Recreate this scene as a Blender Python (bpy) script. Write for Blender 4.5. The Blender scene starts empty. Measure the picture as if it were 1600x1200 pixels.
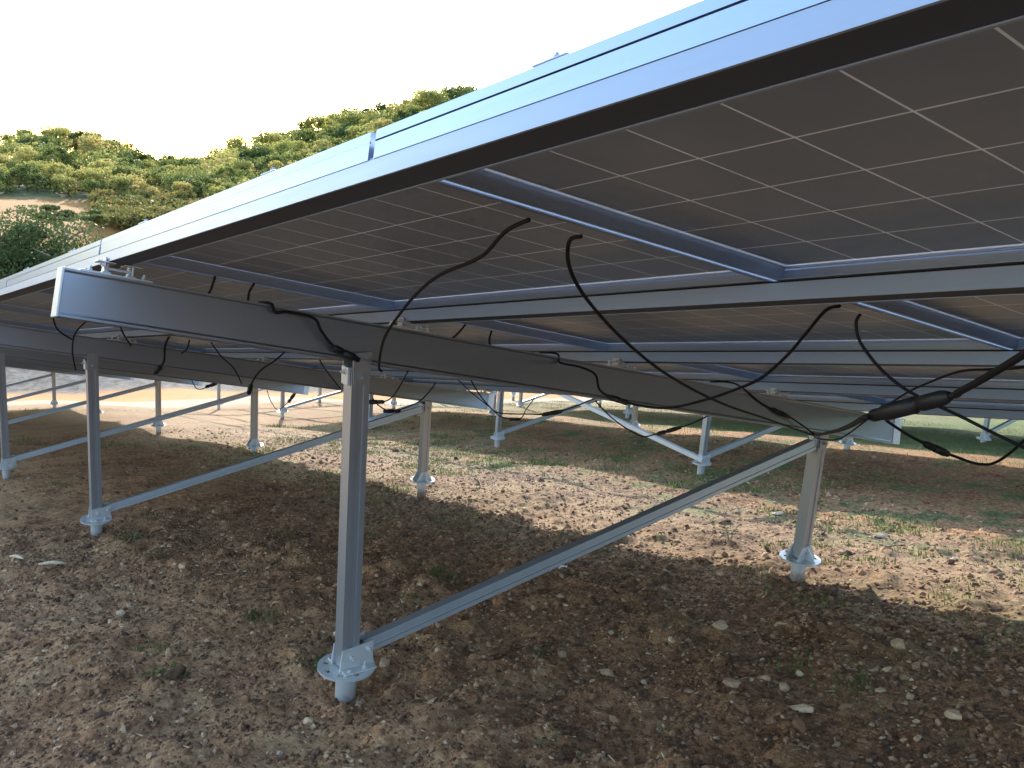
import bpy, bmesh, math, random
import numpy as np
from mathutils import Matrix, Vector, noise

S = bpy.context.scene
COL = S.collection
random.seed(7)

# ------------------------------------------------------------------ frames
# The site lies on a slope. Everything on it is laid out in the slope's own frame
# (X along the table, Y down the roof pitch away from the camera, Z square to the
# ground); M turns that frame into the world, where the posts stand plumb.
d = Vector((0.2006, -0.0108, 0.9796)).normalized()
xw = (Vector((1, 0, 0)) - d.x * d).normalized()
yw = d.cross(xw)
M3 = Matrix((xw, yw, d))
M4 = M3.to_4x4()
TH = 0.1911
ZN = 1.5176                                    # height of the glass at the high edge
SV = Vector((0, math.cos(TH), -math.sin(TH)))
NV = Vector((0, math.sin(TH), math.cos(TH)))
def A(u, s, h):                                # array plane -> slope frame
    return Vector((u, 0, ZN)) + s * SV + h * NV

# ------------------------------------------------------------------ camera
cam = bpy.data.cameras.new('camera')
cam.sensor_width = 36.0
cam.lens = 36.0 * 1455.6 / 1600.0
cam.clip_start = 0.02
cam.clip_end = 5000
camo = bpy.data.objects.new('camera', cam)
COL.objects.link(camo)
RW = Matrix(((0.599183, 0.799654, -0.039172), (0.026045, -0.068370, -0.997320), (-0.800189, 0.596557, -0.061793)))
CP = Vector((0.649, -0.704, 1.217))
Rc = Matrix((RW[0], -Vector(RW[1]), -Vector(RW[2]))).transposed()    # columns: right, up, back
camo.matrix_world = M4 @ (Matrix.Translation(CP) @ Rc.to_4x4())
S.camera = camo
CW = M3 @ CP

# ------------------------------------------------------------------ light
SUN_S = Vector((-1.55, 0.80, 1.0)).normalized()          # towards the sun, slope frame
SUN = (M3 @ SUN_S).normalized()
w = bpy.data.worlds.new('World'); S.world = w; w.use_nodes = True
nt = w.node_tree; nt.nodes.clear()
sky = nt.nodes.new('ShaderNodeTexSky'); sky.sky_type = 'NISHITA'; sky.sun_disc = False
sky.sun_elevation = math.asin(SUN.z)
sky.sun_rotation = math.atan2(SUN.x, SUN.y)
sky.altitude = 200; sky.air_density = 1.1; sky.dust_density = 0.6; sky.ozone_density = 1.0
bg = nt.nodes.new('ShaderNodeBackground'); bg.inputs['Strength'].default_value = 0.15
out = nt.nodes.new('ShaderNodeOutputWorld')
nt.links.new(sky.outputs[0], bg.inputs[0]); nt.links.new(bg.outputs[0], out.inputs[0])
sl = bpy.data.lights.new('sun', 'SUN'); sl.energy = 2.0; sl.angle = math.radians(0.5); sl.color = (1.0, 0.92, 0.82)
so = bpy.data.objects.new('sun', sl); COL.objects.link(so)
so.rotation_euler = SUN.to_track_quat('Z', 'Y').to_euler(); so.location = (0, 0, 60)
S.view_settings.view_transform = 'Standard'; S.view_settings.look = 'None'
S.view_settings.exposure = 2.42; S.view_settings.gamma = 1.0
S.render.resolution_x, S.render.resolution_y = 1024, 768

# ------------------------------------------------------------------ materials
def nodes(name):
    m = bpy.data.materials.new(name); m.use_nodes = True
    t = m.node_tree
    return m, t, t.nodes['Principled BSDF'], t.nodes.new, t.links.new
def ramp(N, stops):
    r = N('ShaderNodeValToRGB'); e = r.color_ramp.elements
    while len(e) < len(stops): e.new(0.5)
    for q, (p, c) in zip(e, stops):
        q.position = p; q.color = (*c, 1) if len(c) == 3 else c
    return r
def tex(N, L, coord, scale, detail=6, rough=0.6, vec=None):
    n = N('ShaderNodeTexNoise'); n.inputs['Scale'].default_value = scale
    n.inputs['Detail'].default_value = detail; n.inputs['Roughness'].default_value = rough
    L(coord, n.inputs['Vector']); return n
def metal(name, col, rough, var=0.12, grime=(0.45, 0.42, 0.38), gamt=0.25, scale=30, stretch=(1, 1, 1), metallic=1.0, tint=(0.75, 0.78, 0.82)):
    m, t, b, N, L = nodes(name)
    tc = N('ShaderNodeTexCoord'); mp = N('ShaderNodeMapping'); mp.inputs['Scale'].default_value = stretch
    L(tc.outputs['Object'], mp.inputs['Vector'])
    n1 = tex(N, L, mp.outputs[0], scale); n2 = tex(N, L, mp.outputs[0], scale * 0.13, 8, 0.7)
    r = N('ShaderNodeMapRange'); r.inputs['To Min'].default_value = rough - var; r.inputs['To Max'].default_value = rough + var
    L(n1.outputs[0], r.inputs[0]); L(r.outputs[0], b.inputs['Roughness'])
    mx = N('ShaderNodeMix'); mx.data_type = 'RGBA'
    mx.inputs['A'].default_value = (*col, 1); mx.inputs['B'].default_value = (*[c * g for c, g in zip(col, grime)], 1)
    rr = ramp(N, [(0.52, (0, 0, 0)), (0.8, (gamt, gamt, gamt))])
    L(n2.outputs[0], rr.inputs[0]); L(rr.outputs[0], mx.inputs['Factor'])
    L(mx.outputs['Result'], b.inputs['Base Color'])
    b.inputs['Metallic'].default_value = metallic; b.inputs['Specular IOR Level'].default_value = 0.3; b.inputs['Specular Tint'].default_value = (*tint, 1)
    bp = N('ShaderNodeBump'); bp.inputs['Strength'].default_value = 0.015; bp.inputs['Distance'].default_value = 0.002
    L(n1.outputs[0], bp.inputs['Height']); L(bp.outputs[0], b.inputs['Normal'])
    return m
ALF = metal('frame_aluminium', (0.30, 0.365, 0.475), 0.36, 0.06, scale=18, stretch=(0.2, 4, 4), metallic=0.75, tint=(0.45, 0.5, 0.58))
ALUP = metal('post_aluminium', (0.37, 0.40, 0.43), 0.38, 0.05, scale=16, stretch=(4, 4, 0.3), metallic=0.75, gamt=0.15)
ALU = metal('anodised_aluminium', (0.255, 0.325, 0.44), 0.40, 0.06, scale=18, stretch=(0.2, 4, 4), metallic=0.3)
ALUB = metal('beam_aluminium', (0.265, 0.30, 0.345), 0.40, 0.07, scale=14, stretch=(4, 0.3, 4))
GALV = metal('galvanised_steel', (0.54, 0.55, 0.54), 0.45, 0.12, scale=60, gamt=0.28, metallic=0.5)
ZINC = metal('zinc_bolt', (0.70, 0.69, 0.66), 0.30, 0.1, scale=90)
BLK, t_, b_, N_, L_ = nodes('black_rubber'); b_.inputs['Base Color'].default_value = (0.008, 0.008, 0.009, 1); b_.inputs['Roughness'].default_value = 0.6; b_.inputs['Specular IOR Level'].default_value = 0.2
SHADE, t_, b_, N_, L_ = nodes('painted_rail_shade'); b_.inputs['Base Color'].default_value = (0.030, 0.042, 0.068, 1); b_.inputs['Roughness'].default_value = 0.6  # shade under the rails, painted as a dark colour
JBX, t_, b_, N_, L_ = nodes('black_plastic'); b_.inputs['Base Color'].default_value = (0.010, 0.010, 0.011, 1); b_.inputs['Roughness'].default_value = 0.5; b_.inputs['Specular IOR Level'].default_value = 0.3

PU, PS = 1.6848, 1.024                          # module pitch along / across
ML, MW = PU - 0.018, PS - 0.020                 # module length / width
# back of the laminate: dark cells behind glass, pale lines in the gaps, pale margin
LAM, t, b, N, L = nodes('module_laminate')
tc = N('ShaderNodeTexCoord'); sx = N('ShaderNodeSeparateXYZ'); L(tc.outputs['Object'], sx.inputs[0])
def math_(op, a, bb=None, c=None):
    n = N('ShaderNodeMath'); n.operation = op
    for k, v in enumerate((a, bb, c)):
        if v is None: continue
        if isinstance(v, (int, float)): n.inputs[k].default_value = v
        else: L(v, n.inputs[k])
    return n.outputs[0]
CU, CS = (ML - 0.034) / 10, (MW - 0.034) / 6
def gridline(x, off, pitch, count, half):
    q = math_('DIVIDE', math_('SUBTRACT', x, off), pitch)
    dd = math_('ABSOLUTE', math_('SUBTRACT', q, math_('ROUND', q)))
    return math_('LESS_THAN', dd, half / pitch)
gl = math_('MAXIMUM', gridline(sx.outputs[0], 0.017, CU, 10, 0.0019), gridline(sx.outputs[1], 0.017, CS, 6, 0.0019))
edge = math_('MAXIMUM', math_('MAXIMUM', math_('LESS_THAN', sx.outputs[0], 0.0155), math_('GREATER_THAN', sx.outputs[0], ML - 0.0155)),
             math_('MAXIMUM', math_('LESS_THAN', sx.outputs[1], 0.0155), math_('GREATER_THAN', sx.outputs[1], MW - 0.0155)))
gl = math_('MAXIMUM', gl, edge)
n1 = tex(N, L, tc.outputs['Object'], 3.0, 6); n2 = tex(N, L, tc.outputs['Object'], 40, 4)
cr = ramp(N, [(0.3, (0.160, 0.212, 0.300)), (0.7, (0.205, 0.262, 0.355))]); L(n1.outputs[0], cr.inputs[0])
mx = N('ShaderNodeMix'); mx.data_type = 'RGBA'; L(gl, mx.inputs['Factor']); L(cr.outputs[0], mx.inputs['A']); mx.inputs['B'].default_value = (0.74, 0.84, 0.95, 1)
L(mx.outputs['Result'], b.inputs['Base Color'])
rg = N('ShaderNodeMapRange'); rg.inputs['To Min'].default_value = 0.24; rg.inputs['To Max'].default_value = 0.42; L(n1.outputs[0], rg.inputs[0]); L(rg.outputs[0], b.inputs['Roughness'])
b.inputs['Specular IOR Level'].default_value = 0.32
# the gaps between the cells are clear: some daylight comes through them
tr = N('ShaderNodeBsdfTranslucent'); tr.inputs[0].default_value = (0.8, 0.8, 0.8, 1)
ms = N('ShaderNodeMixShader'); L(math_('MAXIMUM', math_('MULTIPLY', gl, 0.22), math_('MULTIPLY', edge, 0.6)), ms.inputs[0]); L(b.outputs[0], ms.inputs[1]); L(tr.outputs[0], ms.inputs[2])
L(ms.outputs[0], t.nodes['Material Output'].inputs[0])

def muddy(name, src):
    m = src.copy(); m.name = name; t = m.node_tree; N, L = t.nodes.new, t.links.new; b = t.nodes['Principled BSDF']
    tc = N('ShaderNodeTexCoord'); sx = N('ShaderNodeSeparateXYZ'); L(tc.outputs['Object'], sx.inputs[0])
    n = N('ShaderNodeTexNoise'); n.inputs['Scale'].default_value = 28; n.inputs['Detail'].default_value = 8; n.inputs['Roughness'].default_value = 0.7; L(tc.outputs['Object'], n.inputs['Vector'])
    a = N('ShaderNodeMath'); a.operation = 'MULTIPLY_ADD'; L(n.outputs[0], a.inputs[0]); a.inputs[1].default_value = -0.16; L(sx.outputs[2], a.inputs[2])
    r = N('ShaderNodeMapRange'); L(a.outputs[0], r.inputs[0]); r.inputs['From Min'].default_value = -0.235; r.inputs['From Max'].default_value = -0.195; r.inputs['To Min'].default_value = 0.85; r.inputs['To Max'].default_value = 0
    for k, v in (('Base Color', (0.20, 0.115, 0.065, 1)),):
        old = b.inputs[k].links[0].from_socket; x = N('ShaderNodeMix'); x.data_type = 'RGBA'; L(r.outputs[0], x.inputs['Factor']); L(old, x.inputs['A']); x.inputs['B'].default_value = v; L(x.outputs['Result'], b.inputs[k])
    mt = N('ShaderNodeMath'); mt.operation = 'MULTIPLY_ADD'; L(r.outputs[0], mt.inputs[0]); mt.inputs[1].default_value = -0.5; mt.inputs[2].default_value = 0.5; L(mt.outputs[0], b.inputs['Metallic'])
    return m
GALVM = muddy('galvanised_steel_muddy', GALV)

# ------------------------------------------------------------------ mesh helpers
class MB:
    def __init__(s): s.v = []; s.f = []; s.sm = []
    def add(s, vs, fs, smooth=False):
        o = len(s.v); s.v += [tuple(v) for v in vs]; s.f += [tuple(i + o for i in f) for f in fs]; s.sm += [smooth] * len(fs)
    def frame_box(s, o, ax, ay, az, x0, x1, y0, y1, z0, z1, c=0.0):
        """box in the frame (o, ax, ay, az) with chamfer c"""
        bm = bmesh.new()
        bmesh.ops.create_cube(bm, size=1)
        for v in bm.verts:
            v.co = Vector(((x0 + x1) / 2 + v.co.x * (x1 - x0), (y0 + y1) / 2 + v.co.y * (y1 - y0), (z0 + z1) / 2 + v.co.z * (z1 - z0)))
        if c > 0: bmesh.ops.bevel(bm, geom=bm.edges[:], offset=c, segments=2, profile=0.5, affect='EDGES')
        bm.verts.index_update()
        s.add([o + ax * v.co.x + ay * v.co.y + az * v.co.z for v in bm.verts], [[v.index for v in f.verts] for f in bm.faces])
        bm.free()
    def box(s, x0, x1, y0, y1, z0, z1, c=0.0):
        s.frame_box(Vector((0, 0, 0)), Vector((1, 0, 0)), Vector((0, 1, 0)), Vector((0, 0, 1)), x0, x1, y0, y1, z0, z1, c)
    def extrude(s, prof, a, b_, ax, ay):
        """closed 2-D profile swept from a to b_"""
        n = len(prof)
        vs = [a + ax * p[0] + ay * p[1] for p in prof] + [b_ + ax * p[0] + ay * p[1] for p in prof]
        fs = [(i, (i + 1) % n, n + (i + 1) % n, n + i) for i in range(n)] + [tuple(range(n))[::-1], tuple(range(n, 2 * n))]
        s.add(vs, fs)
    def lathe(s, o, az, prof, n=28, smooth=True, cap=True):
        az = az.normalized(); ax = az.orthogonal().normalized(); ay = az.cross(ax)
        vs = []; fs = []
        for r, z in prof:
            for k in range(n):
                a = 2 * math.pi * k / n
                vs.append(o + az * z + (ax * math.cos(a) + ay * math.sin(a)) * r)
        for j in range(len(prof) - 1):
            for k in range(n): fs.append((j * n + k, j * n + (k + 1) % n, (j + 1) * n + (k + 1) % n, (j + 1) * n + k))
        s.add(vs, fs, smooth)
        if cap:
            s.add([vs[k] for k in range(n)], [tuple(range(n))[::-1]]); s.add(vs[-n:], [tuple(range(n))])
    def tube(s, pts, r, n=10):
        pts = [Vector(p) for p in pts]; vs = []; fs = []
        T = [(pts[min(i + 1, len(pts) - 1)] - pts[max(i - 1, 0)]).normalized() for i in range(len(pts))]
        ax = T[0].orthogonal().normalized()
        for i, p in enumerate(pts):
            ax = (ax - T[i] * ax.dot(T[i])).normalized(); ay = T[i].cross(ax)
            rr = r[i] if isinstance(r, (list, tuple)) else r
            for k in range(n):
                a = 2 * math.pi * k / n; vs.append(p + (ax * math.cos(a) + ay * math.sin(a)) * rr)
        for j in range(len(pts) - 1):
            for k in range(n): fs.append((j * n + k, j * n + (k + 1) % n, (j + 1) * n + (k + 1) % n, (j + 1) * n + k))
        fs += [tuple(range(n))[::-1], tuple(range((len(pts) - 1) * n, len(pts) * n))]
        s.add(vs, fs, True)
    def bolt(s, o, az, r=0.009, h=0.008, tail=0.0):
        az = az.normalized(); ax = az.orthogonal().normalized(); ay = az.cross(ax)
        s.lathe(o, az, [(r * 1.6, 0), (r * 1.6, 0.002)], 16)
        prof = [(math.cos(k * math.pi / 3) * r, math.sin(k * math.pi / 3) * r) for k in range(6)]
        s.extrude(prof, o + az * 0.002, o + az * (0.002 + h), ax, ay)
        if tail: s.lathe(o + az * (0.002 + h), az, [(r * 0.5, 0), (r * 0.5, tail)], 10)
    def mesh(s, name):
        me = bpy.data.meshes.new(name); me.from_pydata(s.v, [], s.f)
        bm = bmesh.new(); bm.from_mesh(me); bmesh.ops.recalc_face_normals(bm, faces=bm.faces[:]); bm.to_mesh(me); bm.free()
        me.polygons.foreach_set('use_smooth', s.sm); me.update()
        return me
    def build(s, name, mat, parent=None, base=None):
        me = s.mesh(name); me.materials.append(mat)
        return link(name, me, parent, base)
def link(name, me, parent=None, base=None):
    o = bpy.data.objects.new(name, me); COL.objects.link(o)
    if parent: o.parent = parent
    if base is not None: o.location = -Vector(base)
    return o
def tag(o, label=None, cat=None, group=None, kind=None):
    if label: o['label'] = label
    if cat: o['category'] = cat
    if group: o['group'] = group
    if kind: o['kind'] = kind
    return o
def thing(name, label, cat, base, group=None, R=None):
    o = bpy.data.objects.new(name, None); COL.objects.link(o); o.empty_display_size = 0.1
    m = M4 @ Matrix.Translation(base)
    if R is not None: m = m @ R
    o.matrix_world = m
    return tag(o, label, cat, group)
def copy_tree(o, parent=None):
    c = o.copy(); COL.objects.link(c)
    if parent is not None: c.parent = parent
    for ch in o.children: copy_tree(ch, c)
    return c
X_, Y_, Z_ = Vector((1, 0, 0)), Vector((0, 1, 0)), Vector((0, 0, 1))

# ------------------------------------------------------------------ ground
def smooth(a, b, x):
    x = np.clip((x - a) / (b - a), 0, 1); return x * x * (3 - 2 * x)
def fbm(X, Y, seed, octs):
    """cheap value noise on numpy arrays"""
    out = np.zeros_like(X); rng = np.random.RandomState(seed); tab = rng.rand(256, 256)
    for wl, amp in octs:
        x = X / wl + 37.3; y = Y / wl + 91.7
        xi = np.floor(x).astype(int); yi = np.floor(y).astype(int); fx = x - xi; fy = y - yi
        fx = fx * fx * (3 - 2 * fx); fy = fy * fy * (3 - 2 * fy)
        g = lambda a, b2: tab[(xi + a) & 255, (yi + b2) & 255]
        out += amp * ((g(0, 0) * (1 - fx) + g(1, 0) * fx) * (1 - fy) + (g(0, 1) * (1 - fx) + g(1, 1) * fx) * fy - 0.5)
    return out
def ground_h(X, Y):
    X = np.asarray(X, float); Y = np.asarray(Y, float)
    z = -0.125 - 0.05 * smooth(0.5, 3.4, Y) - 0.30 * smooth(3.2, 7.0, Y) - 0.33 * smooth(9, 13, Y) - 0.06 * np.clip(Y - 13, 0, 400)
    z = z + 0.04 * np.clip(-Y - 1, 0, 200)
    z = z + fbm(X, Y, 3, [(3.1, 0.10), (1.3, 0.05), (0.55, 0.025)])
    far = smooth(12, 40, -X)
    z = z + fbm(X, Y, 5, [(14, 0.5), (5, 0.2)]) * far
    # bank of rubble that closes the terrace on its far side
    bank = smooth(36, 47, -X + 0.25 * (Y - 4))
    z = z + bank * (2.2 + fbm(X, Y, 9, [(6, 1.2), (2.0, 0.7), (0.8, 0.3)]))
    z = z - 0.10 * np.clip(-X - 60, 0, 1e4) * 1.0
    return z
def axis(lo, hi, c0, c1, fine, grow):
    a = list(np.arange(c0, c1, fine)); st = fine
    x = c0; L_ = []
    while x > lo: st *= grow; x -= st; L_.append(x)
    st = fine; x = a[-1]; R_ = []
    while x < hi: st *= grow; x += st; R_.append(x)
    return np.array(L_[::-1] + a + R_)
gx = axis(-420, 300, -7.0, 0.6, 0.022, 1.035); gy = axis(-300, 420, -1.4, 5.5, 0.022, 1.04)
GX, GY = np.meshgrid(gx, gy, indexing='ij')
GZ = ground_h(GX, GY)
for bx_, by_ in [(-2.411 - 3.7817 * k, 0.7635) for k in range(3)] + [(-2.315 - 3.7817 * k, 3.337) for k in range(3)]:      # soil heaved round the ground screws
    GZ = GZ - 0.022 * np.exp(-(np.hypot(GX - bx_, GY - by_) / 0.16) ** 2) + 0.010 * np.exp(-((np.hypot(GX - bx_, GY - by_) - 0.075) / 0.03) ** 2)
nearw = np.exp(-((GX + 2.5) / 7.0) ** 2 - ((GY - 2) / 6.0) ** 2)
clod = fbm(GX, GY, 11, [(0.42, 0.040), (0.24, 0.044), (0.11, 0.036), (0.055, 0.022)])
GZ = GZ + nearw * (clod + 0.5 * np.abs(clod))
def grid_mesh(name, P):
    n, m = P.shape[:2]
    idx = np.arange(n * m).reshape(n, m)
    f = np.stack([idx[:-1, :-1], idx[1:, :-1], idx[1:, 1:], idx[:-1, 1:]], -1).reshape(-1, 4)
    return np_mesh(name, P.reshape(-1, 3), f)
def np_mesh(name, V, F, smooth_=True):
    me = bpy.data.meshes.new(name); k = F.shape[1]
    me.vertices.add(len(V)); me.vertices.foreach_set('co', np.ascontiguousarray(V, np.float32).ravel())
    me.loops.add(F.size); me.loops.foreach_set('vertex_index', np.ascontiguousarray(F, np.int32).ravel())
    me.polygons.add(len(F)); me.polygons.foreach_set('loop_start', np.arange(0, F.size, k, dtype=np.int32))
    me.polygons.foreach_set('loop_total', np.full(len(F), k, np.int32))
    me.polygons.foreach_set('use_smooth', np.full(len(F), smooth_))
    me.update(calc_edges=True); return me
SOIL, t, b, N, L = nodes('soil')
tc = N('ShaderNodeTexCoord'); co = tc.outputs['Object']; sx = N('ShaderNodeSeparateXYZ'); L(co, sx.inputs[0])
big = tex(N, L, co, 0.55, 7, 0.65); mid = tex(N, L, co, 3.2, 8, 0.7); fine = tex(N, L, co, 26, 10, 0.75); gran = tex(N, L, co, 90, 6, 0.7)
base = ramp(N, [(0.38, (0.045, 0.022, 0.011)), (0.45, (0.17, 0.080, 0.038)), (0.53, (0.40, 0.205, 0.100)), (0.66, (0.62, 0.42, 0.245))])
mixv = math_('ADD', math_('MULTIPLY', fine.outputs[0], 0.55), math_('ADD', math_('MULTIPLY', mid.outputs[0], 0.30), math_('MULTIPLY', gran.outputs[0], 0.15)))
mixv = math_('ADD', mixv, math_('MULTIPLY', math_('SUBTRACT', big.outputs[0], 0.5), 0.30))
L(mixv, base.inputs[0])
def mixc(f, a, c):
    n = N('ShaderNodeMix'); n.data_type = 'RGBA'
    L(f, n.inputs['Factor'])
    for sck, v in (('A', a), ('B', c)):
        if isinstance(v, tuple): n.inputs[sck].default_value = (*v, 1)
        else: L(v, n.inputs[sck])
    return n.outputs['Result']
def band(x, a0, a1, b0, b1):
    n = N('ShaderNodeMapRange'); n.interpolation_type = 'SMOOTHSTEP'; L(x, n.inputs[0])
    n.inputs['From Min'].default_value = a0; n.inputs['From Max'].default_value = a1
    n2 = N('ShaderNodeMapRange'); n2.interpolation_type = 'SMOOTHSTEP'; L(x, n2.inputs[0])
    n2.inputs['From Min'].default_value = b0; n2.inputs['From Max'].default_value = b1; n2.inputs['To Min'].default_value = 1; n2.inputs['To Max'].default_value = 0
    return math_('MULTIPLY', n.outputs[0], n2.outputs[0])
wob = math_('MULTIPLY', math_('SUBTRACT', big.outputs[0], 0.5), 3.0)
X, Y = sx.outputs[0], sx.outputs[1]
Yw = math_('ADD', Y, wob); Xw = math_('ADD', X, wob)
# soil along the front row painted lighter, open-sky light put into its colour
skylit_soil = ramp(N, [(0.36, (0.09, 0.045, 0.022)), (0.46, (0.28, 0.145, 0.072)), (0.56, (0.50, 0.29, 0.155)), (0.68, (0.64, 0.46, 0.29))]); L(mixv, skylit_soil.inputs[0])
c0 = mixc(math_('MULTIPLY', band(math_('ADD', Y, math_('MULTIPLY', wob, 0.5)), -3.0, -2.0, 0.5, 1.7), 0.8), base.outputs[0], skylit_soil.outputs[0])
# dry straw-coloured strip between the tables
straw = ramp(N, [(0.40, (0.055, 0.034, 0.019)), (0.48, (0.18, 0.115, 0.064)), (0.60, (0.34, 0.24, 0.145))]); L(mixv, straw.inputs[0])
c = mixc(math_('MULTIPLY', band(Yw, 2.2, 3.4, 5.0, 6.3), 0.85), c0, straw.outputs[0])
# grass and moss patches
gm = ramp(N, [(0.48, (0, 0, 0)), (0.57, (1, 1, 1))]); gsrc = math_('ADD', math_('MULTIPLY', mid.outputs[0], 0.6), math_('MULTIPLY', tex(N, L, co, 1.1, 6).outputs[0], 0.4)); L(gsrc, gm.inputs[0])
gcol = ramp(N, [(0.38, (0.045, 0.062, 0.022)), (0.62, (0.15, 0.165, 0.065))]); L(fine.outputs[0], gcol.inputs[0])
gw = math_('ADD', math_('MULTIPLY', band(Yw, 4.2, 5.6, 40, 60), 0.9), math_('ADD', 0.22, math_('MULTIPLY', band(Yw, 2.0, 2.8, 3.0, 4.0), 0.4)))
c = mixc(math_('MULTIPLY', gm.outputs[0], math_('MINIMUM', gw, 1.0)), c, gcol.outputs[0])
# far lawn, orange earth and the pale track, grey rubble bank
lawn = ramp(N, [(0.35, (0.028, 0.055, 0.016)), (0.62, (0.085, 0.115, 0.034))]); L(mid.outputs[0], lawn.inputs[0])
c = mixc(math_('MULTIPLY', band(Yw, 10.6, 11.6, 400, 500), 0.9), c, lawn.outputs[0])
far = math_('MULTIPLY', math_('ADD', Xw, math_('MULTIPLY', Y, -0.25)), -1.0)
c = mixc(math_('MULTIPLY', band(far, 13, 19, 24, 26), 0.6), c, (0.22, 0.14, 0.075))
c = mixc(math_('MULTIPLY', band(far, 23.5, 25, 27.5, 29), 0.9), c, (0.27, 0.225, 0.165))
c = mixc(band(far, 27.5, 29, 37, 39), c, (0.36, 0.145, 0.042))
rub = ramp(N, [(0.38, (0.045, 0.040, 0.034)), (0.62, (0.15, 0.135, 0.115))]); L(mid.outputs[0], rub.inputs[0])
c = mixc(band(far, 37, 39, 5000, 6000), c, rub.outputs[0])
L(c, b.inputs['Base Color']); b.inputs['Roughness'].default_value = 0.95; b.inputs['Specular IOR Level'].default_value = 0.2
bp = N('ShaderNodeBump'); bp.inputs['Strength'].default_value = 0.9; bp.inputs['Distance'].default_value = 0.02
hsum = math_('ADD', fine.outputs[0], math_('MULTIPLY', gran.outputs[0], 0.4)); L(hsum, bp.inputs['Height']); L(bp.outputs[0], b.inputs['Normal'])
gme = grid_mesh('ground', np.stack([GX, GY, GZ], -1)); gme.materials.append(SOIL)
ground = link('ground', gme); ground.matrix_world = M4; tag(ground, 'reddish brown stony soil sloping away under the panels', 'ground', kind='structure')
def gz(x, y):
    x = float(x); y = float(y)
    i = min(max(int(np.searchsorted(gx, x)), 1), len(gx) - 1); j = min(max(int(np.searchsorted(gy, y)), 1), len(gy) - 1)
    fx = (x - gx[i - 1]) / (gx[i] - gx[i - 1]); fy = (y - gy[j - 1]) / (gy[j] - gy[j - 1])
    return float((GZ[i - 1, j - 1] * (1 - fx) + GZ[i, j - 1] * fx) * (1 - fy) + (GZ[i - 1, j] * (1 - fx) + GZ[i, j] * fx) * fy)

# ------------------------------------------------------------------ solar modules
GAP_LIGHT, t, b, N, L = nodes('gap_light')  # added translucent material that makes the gaps between modules show bright
b.inputs['Base Color'].default_value = (0.75, 0.77, 0.8, 1); b.inputs['Roughness'].default_value = 0.4
tr = N('ShaderNodeBsdfTranslucent'); tr.inputs[0].default_value = (0.97, 0.98, 1.0, 1); ms = N('ShaderNodeMixShader'); ms.inputs[0].default_value = 0.9
L(b.outputs[0], ms.inputs[1]); L(tr.outputs[0], ms.inputs[2]); L(ms.outputs[0], t.nodes['Material Output'].inputs[0])
def module_meshes():
    fr = MB(); H = 0.040
    prof = [(0, 0.0045), (0.009, 0.0045), (0.009, 0.001), (0.0022, 0.001), (0.0022, -0.010), (0.0, -0.0105), (0.0, -0.0135), (0.0022, -0.014), (0.0022, -0.0378), (0.030, -0.0378), (0.030, -0.040), (0, -0.040)]
    prof = [(a, z) for a, z in prof]
    # long sides run the full length, short sides butt between them
    fr.extrude([(a, z) for a, z in prof], Vector((0, 0, 0)), Vector((ML, 0, 0)), Y_, Z_)
    fr.extrude([(-a, z) for a, z in prof], Vector((0, MW, 0)), Vector((ML, MW, 0)), Y_, Z_)
    sp = [(0, 0.004), (0.009, 0.004), (0.009, 0.001), (0.0022, 0.001), (0.0022, -0.0376), (0.010, -0.0376), (0.010, -0.0396), (0, -0.0396)]
    fr.extrude(sp, Vector((0, 0.0023, 0)), Vector((0, MW - 0.0023, 0)), X_, Z_)
    fr.extrude([(-a, z) for a, z in sp], Vector((ML, 0.0023, 0)), Vector((ML, MW - 0.0023, 0)), X_, Z_)
    la = MB(); la.box(0.0024, ML - 0.0024, 0.0024, MW - 0.0024, -0.006, 0.0)
    jb = MB(); jb.box(ML - 0.075, ML - 0.03, MW / 2 - 0.19, MW / 2 - 0.02, -0.020, -0.0062, 0.004); jb.box(ML - 0.068, ML - 0.037, MW / 2 - 0.17, MW / 2 - 0.04, -0.023, -0.0199, 0.001)
    se = MB(); se.box(-0.0175, -0.0005, 0.004, MW - 0.004, -0.0375, -0.0360)  # added strip across the module gap, a bright line seen from below
    out = []
    for mb, nm, mt in ((se, 'gap_light_strip', GAP_LIGHT), (fr, 'frame', ALF), (la, 'laminate', LAM), (jb, 'junction_box', JBX)):
        me = mb.mesh(nm); me.materials.append(mt); out.append((nm, me))
    return out
MM = module_meshes()
RT = Matrix.Rotation(-TH, 4, 'X')
KR = 0.0235
UJ = -0.6230
ROWW = ['highest row', 'second row', 'third row', 'lowest row']
def col_word(c):
    return {-1: 'beyond the right edge of the picture', 0: 'nearest the camera at upper right', 1: 'just right of the nearest slanting beam',
            2: 'just left of the nearest slanting beam', 3: 'second left of that beam', 4: 'third left of that beam'}.get(c)
def put_module(c, n, off, label, group):
    base = A(UJ - c * PU + 0.009 + KR * n * PS, n * PS, 0) + off
    o = thing('solar_module', label, 'solar panel', base, group, RT)
    for nm, me in MM: link(nm, me, o)
    return o
OFF = [Vector((0, 0, 0)), Vector((0, 6.1545, -0.345)), Vector((0, 12.31, -0.72))]
for n in range(4):
    for c in range(-1, 14):
        cw = col_word(c)
        if cw: lab = 'dark solar panel, %s, %s' % (ROWW[n], cw)
        else: lab = 'dark solar panel far along the %s' % ROWW[n]
        put_module(c, n, OFF[0], lab, 'solar panels of the near table')
for ti in (1, 2):
    for n in range(1 if ti == 1 else 0, 4):
        for c in range(-1, 11):
            put_module(c, n, OFF[ti], 'dark solar panel of the %s table beyond the near one' % ('second', 'third')[ti - 1], 'solar panels of the tables beyond')

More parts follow.
